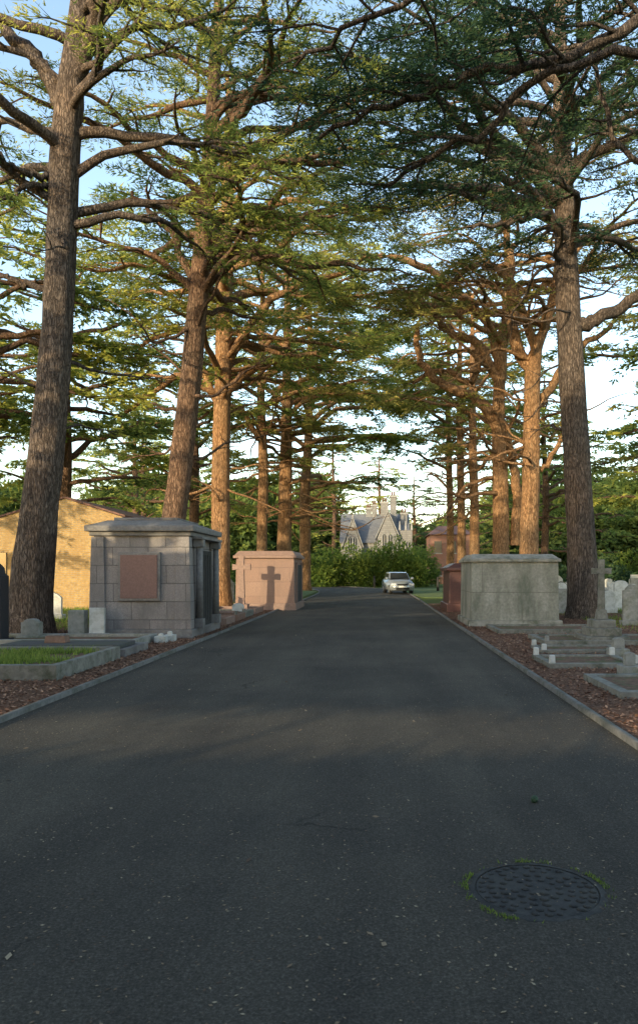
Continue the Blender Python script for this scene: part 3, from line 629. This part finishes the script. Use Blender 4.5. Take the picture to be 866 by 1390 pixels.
# ------------------------------------------------ limestone vault right
X0,X1,Y0,Y1=2.66,5.12,20.6,23.2
cx,cy=(X0+X1)/2,(Y0+Y1)/2; hx,hy=(X1-X0)/2,(Y1-Y0)/2
e=thing('mausoleum','pale weathered limestone vault with thin hipped lid and green stains','mausoleum',(cx,cy,0))
b=MB(); b.box(-hx-.08,hx+.08,-hy-.08,hy+.08,-.05,.17,'lime_plain',.02); b.obj('plinth',parent=e)
b=MB(); b.box(-hx,hx,-hy,hy,.17,1.80,'lime',.015,(.02,.02)); b.obj('wall',parent=e)
b=MB(); b.box(-hx-.05,hx+.05,-hy-.05,hy+.05,1.802,1.89,'lime_plain',.02); b.obj('cornice',parent=e)
b=MB(); b.box(-hx-.02,hx+.02,-hy-.02,hy+.02,1.892,2.03,'lime_plain',.015,(.12,.4)); b.obj('roof',parent=e)
X0,X1,Y0,Y1=2.78,4.6,28.,30.6
cx,cy=(X0+X1)/2,(Y0+Y1)/2; hx,hy=(X1-X0)/2,(Y1-Y0)/2
e=thing('mausoleum','dark red polished granite tomb with projecting lid','mausoleum',(cx,cy,0))
b=MB(); b.box(-hx-.1,hx+.1,-hy-.1,hy+.1,-.05,.3,'darkred',.02); b.obj('plinth',parent=e)
b=MB(); b.box(-hx,hx,-hy,hy,.3,1.55,'darkred',.02,(.02,.02)); b.obj('wall',parent=e)
b=MB(); b.box(-hx-.12,hx+.12,-hy-.12,hy+.12,1.552,1.68,'darkred',.03); b.box(-hx-.05,hx+.05,-hy-.05,hy+.05,1.682,1.85,'darkred',.02,(.3,.3)); b.obj('roof',parent=e)

# ------------------------------------------------ brick building
bx0,bx1,by=-16.2,-10.3,30.
w=bx1-bx0
e=thing('brick_building','low gabled yellow brick building lit by low sun','building',((bx0+bx1)/2,by+4,0))
hw=w/2; pk=1.0
b=MB(); b.prism([(-hw,-.05),(hw,-.05),(hw,3.75),(pk-.4,4.5),(-hw,3.45)],'y',-4,4,'brick'); b.obj('wall',parent=e)
b=MB()
b.prism([(hw+.12,3.74),(hw+.12,3.82),(pk-.4,4.59),(pk-.4,4.51)],'y',-4.06,4.06,'slatered'); b.prism([(-hw-.12,3.42),(pk-.403,4.51),(pk-.403,4.59),(-hw-.12,3.50)],'y',-4.06,4.06,'slatered'); b.obj('roof',parent=e)
b=MB(); b.box(-hw+.3,-hw+1.2,-4.05,-3.9,.9,2.3,'glass',.01); b.box(-hw+.22,-hw+1.28,-4.08,-3.9,.8,.9,'trim',.01); b.obj('window',parent=e)
b=MB(); b.box(hw,hw+.04,-3.9,-3.8,.1,3.7,'iron',.01); b.obj('downpipe',parent=e)

# ------------------------------------------------ gothic lodge
Yh=96
def hx_(px): return (px-VX)/F*Yh
e=thing('stone_house','gothic grey stone lodge with steep gables and tall chimneys','house',(0,Yh,0))
b=MB()
b.box(hx_(462),hx_(556),0,9,-.05,5.2,'ashlar',.03)
def gable(b,p0,p1,zt,zp,y0,mat='ashlar'):
    a,c=hx_(p0),hx_(p1); b.prism([(a,-.04),(c,-.04),(c,zt),((a+c)/2,zp),(a,zt)],'y',y0,y0+3,mat)
gable(b,467,491,4.6,8.2,-1.2); gable(b,512,540,5.8,9.0,-1.4)
b.box(hx_(541),hx_(559),-.9,4,-.04,6.8,'ashlar',.03); b.obj('wall',parent=e)
b=MB()
b.prism([(-.3,5.21),(9.3,5.21),(4.5,9.3)],'x',hx_(461),hx_(557),'slate')
for p0,p1,zt,zp,y0 in ((467,491,4.6,8.2,-1.2),(512,540,5.8,9.0,-1.4)):
    a,c=hx_(p0),hx_(p1); m=(a+c)/2
    b.prism([(a-.2,zt-.25),(a-.2,zt+.0),(m,zp+.28),(m,zp+.02)],'y',y0+.12,y0+5,'slate'); b.prism([(m+.003,zp+.02),(m+.003,zp+.28),(c+.2,zt),(c+.2,zt-.25)],'y',y0+.12,y0+5,'slate')
b.obj('roof',parent=e)
b=MB()
for p0,p1,zt,zp,y0 in ((467,491,4.6,8.2,-1.2),(512,540,5.8,9.0,-1.4)):
    a,c=hx_(p0),hx_(p1); m=(a+c)/2
    b.prism([(a-.22,zt-.1),(a-.22,zt+.12),(m,zp+.4),(m,zp+.15)],'y',y0-.08,y0+.1,'trim'); b.prism([(m+.003,zp+.15),(m+.003,zp+.4),(c+.22,zt+.12),(c+.22,zt-.1)],'y',y0-.08,y0+.1,'trim')
    b.box(m-.12,m+.12,y0-.1,y0+.1,zp+.35,zp+1.0,'trim',.02,(.08,.06))
for px in (542,550,558): b.box(hx_(px)-.15,hx_(px)+.15,-1.,-.7,6.8,8.0,'trim',.02,(.1,.1))
b.obj('coping',parent=e)
for px,yy,zt,wd in ((500,4.4,10.4,.75),(508,4.4,10.8,.7),(522,4.6,11.2,1.),(534,2,11.8,.8),(549,3,9.6,.9)):
    b=MB(); x=hx_(px); b.box(x-wd/2,x+wd/2,yy-.4,yy+.4,5.3,zt-.5,'ashlar',.02); b.box(x-wd/2-.1,x+wd/2+.1,yy-.5,yy+.5,zt-.498,zt-.25,'trim',.02)
    for s in (-.2,.2): b.cyl((x+s*wd,yy),.13,.1,zt-.25,zt+.3,'slatered',10)
    b.obj('chimney',parent=e)
for p0,p1,z0,z1,y0 in ((473,478,3.9,5.9,-1.2),(480,485,3.9,5.9,-1.2),(473,485,1,2.8,-1.2),(519,524,4.2,6.3,-1.4),(527,532,4.2,6.3,-1.4),(517,534,1,3,-1.4),(498,506,2.6,4.4,0),(545,549,3.6,5.4,-.9),(551,555,3.6,5.4,-.9)):
    b=MB(); a,c=hx_(p0),hx_(p1); b.prism([(a,z0),(c,z0),(c,z1-.25),((a+c)/2,z1),(a,z1-.25)],'y',y0-.04,y0+.1,'glass')
    b.box(a-.1,a-.003,y0-.07,y0+.1,z0,z1,'trim',.01); b.box(c+.003,c+.1,y0-.07,y0+.1,z0,z1,'trim',.01); b.box(a-.14,c+.14,y0-.1,y0+.1,z0-.15,z0-.003,'trim',.01); b.box((a+c)/2-.04,(a+c)/2+.04,y0-.065,y0,z0,z1-.1,'trim',.005)
    b.obj('window',parent=e)
Yr=88; a=(584-VX)/F*Yr; c=(640-VX)/F*Yr
e=thing('brick_house','plain red brick house with shallow tiled roof','house',((a+c)/2,Yr,0)); hw=(c-a)/2
b=MB(); b.box(-hw,hw,0,7,-.05,5.9,'redbrick',.02); b.obj('wall',parent=e)
b=MB(); b.box(-hw-.3,hw+.3,-.3,7.3,5.902,7.1,'slatered',.02,(1.5,3.2)); b.obj('roof',parent=e)
for x in (-hw+.9,-hw+2.6):
    for z in (1,3.7):
        b=MB(); b.box(x-.45,x+.45,-.04,.1,z,z+1.4,'glass',.01); b.box(x-.55,x+.55,-.08,.1,z-.12,z-.003,'trim',.01); b.obj('window',parent=e)

# ------------------------------------------------ graves
def headstone(x,y,w,h,mat,style='arch',label='weathered upright headstone on a small base',rot=0,t=.1,group='headstones in the cemetery',tilt=0):
    e=thing('headstone',label,'headstone',(x,y,0),rot,group)
    b=MB(); b.box(-w/2-.07,w/2+.07,-t/2-.08,t/2+.08,-.04,.14,mat,.012); b.obj('base',parent=e)
    pts=[(-w/2,.14),(w/2,.14)]
    if style=='arch':
        for k in range(9):
            a=math.pi*k/8; pts.append((w/2*math.cos(a),h-w/2*.55+w/2*.55*math.sin(a)))
    elif style=='gothic': pts+= [(w/2,h*.8),(w*.3,h*.92),(0,h),(-w*.3,h*.92),(-w/2,h*.8)]
    elif style=='shoulder':
        pts+=[(w/2,h*.85),(w*.36,h*.87),(w*.3,h*.95),(w*.12,h),(-w*.12,h),(-w*.3,h*.95),(-w*.36,h*.87),(-w/2,h*.85)]
    else: pts+=[(w/2,h),(-w/2,h)]
    b=MB(); b.prism(pts,'y',-t/2,t/2,mat,.008); o=b.obj('slab',parent=e); o.rotation_euler=(tilt,0,0)
    return e
def cross(x,y,h,mat,label,s=1.,steps=3,bw=.9):
    e=thing('stone_cross',label,'grave cross',(x,y,0))
    z=-.03; b=MB(); w=bw
    for k in range(steps):
        b.box(-w/2,w/2,-w/2,w/2,z,z+.17,mat,.015); z+=.172; w*=.72
    b.box(-w*.36,w*.36,-w*.3,w*.3,z,z+.22,mat,.015,(.03,.03)); z+=.222
    b.obj('base',parent=e)
    b=MB(); t=.055*s; arm=.2*s; za=h-.24*s
    b.prism([(-t*1.3,z),(t*1.3,z),(t,za-t),(arm,za-t*1.2),(arm,za+t*1.2),(t,za+t),(t*1.15,h),(-t*1.15,h),(-t,za+t),(-arm,za+t*1.2),(-arm,za-t*1.2),(-t,za-t)],'y',-.05*s,.05*s,mat,.008); b.obj('cross_shaft',parent=e)
    return e
def plot(x0,x1,y0,y1,h,mat,label,fill='soil',t=.12,posts=None,ph=.2,fz=.6,ledger=None,pm='kerbstone'):
    e=thing('grave_plot',label,'grave',((x0+x1)/2,(y0+y1)/2,0),group='kerbed grave plots'); hx=(x1-x0)/2; hy=(y1-y0)/2
    b=MB(); b.box(-hx,hx,-hy,-hy+t,-.03,h,mat,.012); b.box(-hx,hx,hy-t,hy,-.03,h,mat,.012); b.box(-hx,-hx+t,-hy+t+.002,hy-t-.002,-.03,h,mat,.012); b.box(hx-t,hx,-hy+t+.002,hy-t-.002,-.03,h,mat,.012); b.obj('kerb_surround',parent=e)
    b=MB(); b.box(-hx+t+.002,hx-t-.002,-hy+t+.002,hy-t-.002,-.03,h*fz,fill,.0); b.obj('grave_bed',parent=e)
    if ledger:
        b=MB(); b.box(-hx+t*1.6,hx-t*1.6,-hy+t*1.6,hy-t*1.6,h*fz+.002,h+.06,ledger,.02); b.obj('ledger_slab',parent=e)
    if posts:
        for (px,py) in posts:
            b=MB(); X=px*(hx-t/2); Yp=py*(hy-t/2); b.box(X-.05,X+.05,Yp-.05,Yp+.05,-.03,h+ph,pm,.02,(.008,.008)); b.obj('corner_post',parent=e)
    return e
# left verge
plot(-8.4,-4.5,10.4,13.0,.22,'kerbstone','stone kerbed grave plot filled with low green plants',fz=.7)
plot(-7.1,-4.5,13.25,14.6,.14,'granite_plain','dark granite ledger grave beside the road',ledger='ledger')
plot(-9.5,-4.85,14.9,16.4,.16,'grey','long kerbed plot with dark weathered edges')
b=MB(); b.box(-.2,.2,-.12,.12,0,.13,'brown',.012,(.02,.02)); b.box(-.14,.14,-.07,.07,.132,.16,'granite_plain',.01); o=b.obj('flower_holder',(-6.0,13.9,.2)); tag(o,'small brown stone vase block resting on a dark slab','grave vase')
headstone(-6.28,16.62,.34,.72,'white','flat','small white marble tablet leaning by the mausoleum',t=.09,tilt=-.06)
headstone(-6.74,16.7,.36,.66,'grey','flat','squat grey stone block beside a white tablet',t=.25)
headstone(-7.55,16.2,.4,.5,'grey','shoulder','low worn headstone at the foot of a cedar',t=.2)
headstone(-7.97,15.4,.46,1.7,'black','shoulder','tall narrow near-black headstone monument',t=.35)
for k,(px,py,hh) in enumerate([(219,872,.1),(231,870,.12)]):
    Y=F*H/(py-VY); headstone((px-VX)/F*Y,Y,.1,hh+.1,'white','arch','tiny white marker stone beside the road',t=.07,group='small grave markers')
for k,(x0,x1,y0,y1,mt) in enumerate([(-6.3,-4.25,21,22.3,'pink_plain'),(-6.2,-4.25,22.7,24.1,'brown'),(-6.3,-4.3,24.5,26,'kerbstone'),(-6.,-4.3,26.4,28.2,'pink_plain')]):
    plot(x0,x1,y0,y1,.2,mt,'kerbed grave between the two tombs',posts=[(1,-1),(1,1)] if k==1 else None,ph=.12,ledger='brown' if k==1 else None)
headstone(-5.6,24.2,.6,.85,'brown','gothic','reddish pointed headstone between the tombs')
headstone(-5.9,26.2,.5,.9,'white','arch','pale rounded headstone between the tombs')
headstone(-5.3,22.5,.5,.62,'pink_plain','flat','low pink granite headstone')
headstone(-4.7,25.2,.4,.45,'white','arch','short white marker between the tombs')
cross(-5.0,27.5,2.1,'pink_plain','pale stone cross casting its shadow on the pink tomb',1.7,2,.7)
# right verge
plot(3.5,6.9,15.3,17.0,.10,'kerbstone','broad low kerbed plot with shallow soil bed',posts=[(-1,-1)],ph=.1,pm='grey')
plot(3.0,5.8,18.2,20.1,.10,'kerbstone','low kerbed grave before the limestone vault',fz=.5)
plot(2.75,4.2,11.7,13.0,.08,'kerbstone','grave kerb with small pale corner posts strewn with needles',posts=[(-1,-1),(-1,1),(1,-1),(1,1)],ph=.13,pm='white')
plot(3.1,4.7,13.8,14.8,.07,'kerbstone','weathered kerbed grave with short posts',posts=[(-1,-1),(-1,1)],ph=.11,pm='white')
plot(2.95,6.5,8.9,10.5,.09,'kerbstone','grey kerbed grave plot covered in needles',t=.14)
headstone(3.78,11.0,.15,.34,'grey','arch','very small pale marker post on a grave',t=.12,group='small grave markers')
headstone(4.4,13.4,.2,.34,'grey','arch','short grey marker stone in the needles',t=.14,group='small grave markers')
cross(4.95,16.2,1.80,'kerbstone','weathered stone cross on a stepped pedestal',1.05,3,.95)
headstone(7.3,21,.55,1.0,'grey','flat','dark square headstone near a cedar')
headstone(8.4,24,.6,1.1,'grey','arch','rounded grey headstone near a cedar')
gr=random.Random(11)
labs={'arch':'rounded pale headstone in rough grass','gothic':'pointed pale headstone in rough grass','shoulder':'shouldered pale headstone in rough grass','flat':'square-topped pale headstone in rough grass'}
for row,Y in enumerate([27,29.5,32.5,36,40,45,51]):
    for k in range(14):
        x=.256*Y+k*gr.uniform(.75,1.02)+gr.uniform(-.15,.15)-row*.1
        if x/Y*F+VX>905: break
        st=gr.choice(list(labs)); headstone(x,Y+gr.uniform(-.6,.6),gr.uniform(.45,.64),gr.uniform(.8,1.35),gr.choice(['white','white','kerbstone','grey']),st,labs[st],rot=gr.uniform(-.15,.15),tilt=gr.uniform(-.05,.05))
for (x,y) in [(-10.5,24),(-9.6,27),(-8.5,33),(-7.2,36),(-6.2,38),(-9,40)]:
    st=gr.choice(list(labs)); headstone(x,y,.6,gr.uniform(.8,1.2),gr.choice(['white','grey']),st,labs[st],rot=gr.uniform(-.1,.1))
# ------------------------------------------------ car
YCAR=49.; cxp=(546.5-VX)/F*YCAR; e=thing('parked_car','silver hatchback facing the viewer at the road bend','car',(cxp,YCAR,.004),rot=math.radians(8))
prof=[(0,.32),(0.02,.55),(.12,.72),(.95,.92),(1.15,.96),(3.6,.98),(4.0,.9),(4.05,.4),(3.9,.25),(.15,.22)]
def loftbody(prof,hw,mat):
    b=MB(); i=b.mi(mat); bm=b.bm
    lay=[(-hw+.0,1),( -hw*.5,1.02),(0,1.03),(hw*.5,1.02),(hw,1)]
    rows=[]
    for x,sc in lay: rows.append([bm.verts.new((x,y+(.08*abs(x/hw)**2 if y<1 else 0),z*(1 if z<.5 else sc))) for y,z in prof])
    n=len(prof)
    for r in range(len(rows)-1):
        for k in range(n): bm.faces.new((rows[r][k],rows[r][(k+1)%n],rows[r+1][(k+1)%n],rows[r+1][k]))
    bm.faces.new(rows[0][::-1]); bm.faces.new(rows[-1]); bmesh.ops.recalc_face_normals(bm,faces=bm.faces[:])
    bmesh.ops.bevel(bm,geom=[ed for ed in bm.edges if ed.calc_face_angle(0)>.5],offset=.05,segments=3,affect='EDGES')
    for f in bm.faces: f.smooth=True
    return b
b=loftbody(prof,.80,'paint'); b.obj('body',parent=e)
b=MB(); b.prism([(1.1,.93),(1.75,1.42),(2.1,1.47),(3.2,1.45),(3.75,.93)],'x',-.62,.62,'paint',.04); 
for v in b.bm.verts:
    if v.co.z<1.1: v.co.x*=1.17
b.obj('roof',parent=e)
b=MB(); i=b.mi('glass'); vv=[b.bm.verts.new(p) for p in ((-.67,1.12,.96),(.67,1.12,.96),(.56,1.70,1.40),(-.56,1.70,1.40))]; b.bm.faces.new(vv)
for v in b.bm.verts: v.co.y-=.035; v.co.z+=.01
b.obj('windscreen',parent=e)
for s in (-1,1):
    b=MB(); b.prism([(1.45,1.0),(1.85,1.36),(2.35,1.39),(2.35,1.0)],'x',s*.66,s*.725,'glass'); b.prism([(2.42,1.0),(2.42,1.39),(3.1,1.36),(3.5,1.0)],'x',s*.66,s*.725,'glass'); b.obj('side_window',parent=e)
    b=MB(); b.box(s*.60-.17,s*.60+.17,-.0,.25,.56,.72,'lamp',.03); b.obj('headlight',parent=e)
    b=MB(); b.box(s*.88-.09,s*.88+.09,1.25,1.4,.98,1.12,'paint',.03); b.obj('wing_mirror',parent=e)
    for y in (.8,3.25):
        w_=thing('wheel','','',(s*.71,y,.31)); 
        for kk in ('label','category'): del w_[kk]
        w_.parent=e
        b=MB(); b.cyl((0,0),.31,.31,-.1,.1,'rubber',24,'x'); b.obj('tyre',parent=w_)
        b=MB(); b.cyl((0,0),.2,.19,s*.1,s*.115,'paint',14,'x'); b.obj('rim',parent=w_)
b=MB(); b.box(-.45,.45,-.03,.1,.3,.44,'rubber',.02); b.box(-.35,.35,-.02,.12,.58,.68,'rubber',.02); b.obj('grille',parent=e)
b=MB(); b.box(-.26,.26,-.05,-.03,.44,.55,'plate',.004); b.obj('number_plate',parent=e)
for (px,Y) in ((508,66),(594,56)):
    e=thing('bollard','black cast iron bollard on the grass edge','bollard',((px-VX)/F*Y+.0,Y,0),group='bollards on the grass')
    b=MB(); b.cyl((0,0),.11,.08,-.03,.95,'iron',14); b.obj('post',parent=e); b=MB(); b.cyl((0,0),.1,.1,.952,1.02,'iron',14); b.cyl((0,0),.1,.02,1.022,1.12,'iron',14); b.obj('cap',parent=e)

# ------------------------------------------------ world, sun, camera
w=bpy.data.worlds.new('World'); scn.world=w; w.use_nodes=True; nt=w.node_tree
bg=nt.nodes['Background']; sk=nt.nodes.new('ShaderNodeTexSky'); sk.sky_type='NISHITA'; sk.sun_disc=False
sk.sun_elevation=SUN_EL; sk.sun_rotation=math.pi+SUN_AZ; sk.air_density=1.1; sk.dust_density=1.0; sk.ozone_density=.9
nt.links.new(sk.outputs[0],bg.inputs[0]); bg.inputs[1].default_value=.5
L=bpy.data.lights.new('sun','SUN'); L.energy=5; L.angle=math.radians(.5); L.color=(1,.82,.52)
so=bpy.data.objects.new('sun',L); COL.objects.link(so)
d=Vector((math.sin(SUN_AZ)*math.cos(SUN_EL),math.cos(SUN_AZ)*math.cos(SUN_EL),-math.sin(SUN_EL)))
so.rotation_euler=d.to_track_quat('-Z','Y').to_euler(); so.location=(-20,-40,30)
cam=bpy.data.cameras.new('camera'); co=bpy.data.objects.new('camera',cam); COL.objects.link(co); scn.camera=co
co.location=(0,0,H); co.rotation_euler=(math.radians(90),0,0)
cam.sensor_fit='VERTICAL'; cam.sensor_height=36; cam.sensor_width=36*866/1390; cam.lens=36*F/1390
cam.shift_x=-(VX-433)/1390; cam.shift_y=(VY-695)/1390; cam.clip_end=4000; cam.clip_start=.05
scn.view_settings.view_transform='Standard'; scn.view_settings.look='None'; scn.view_settings.exposure=0
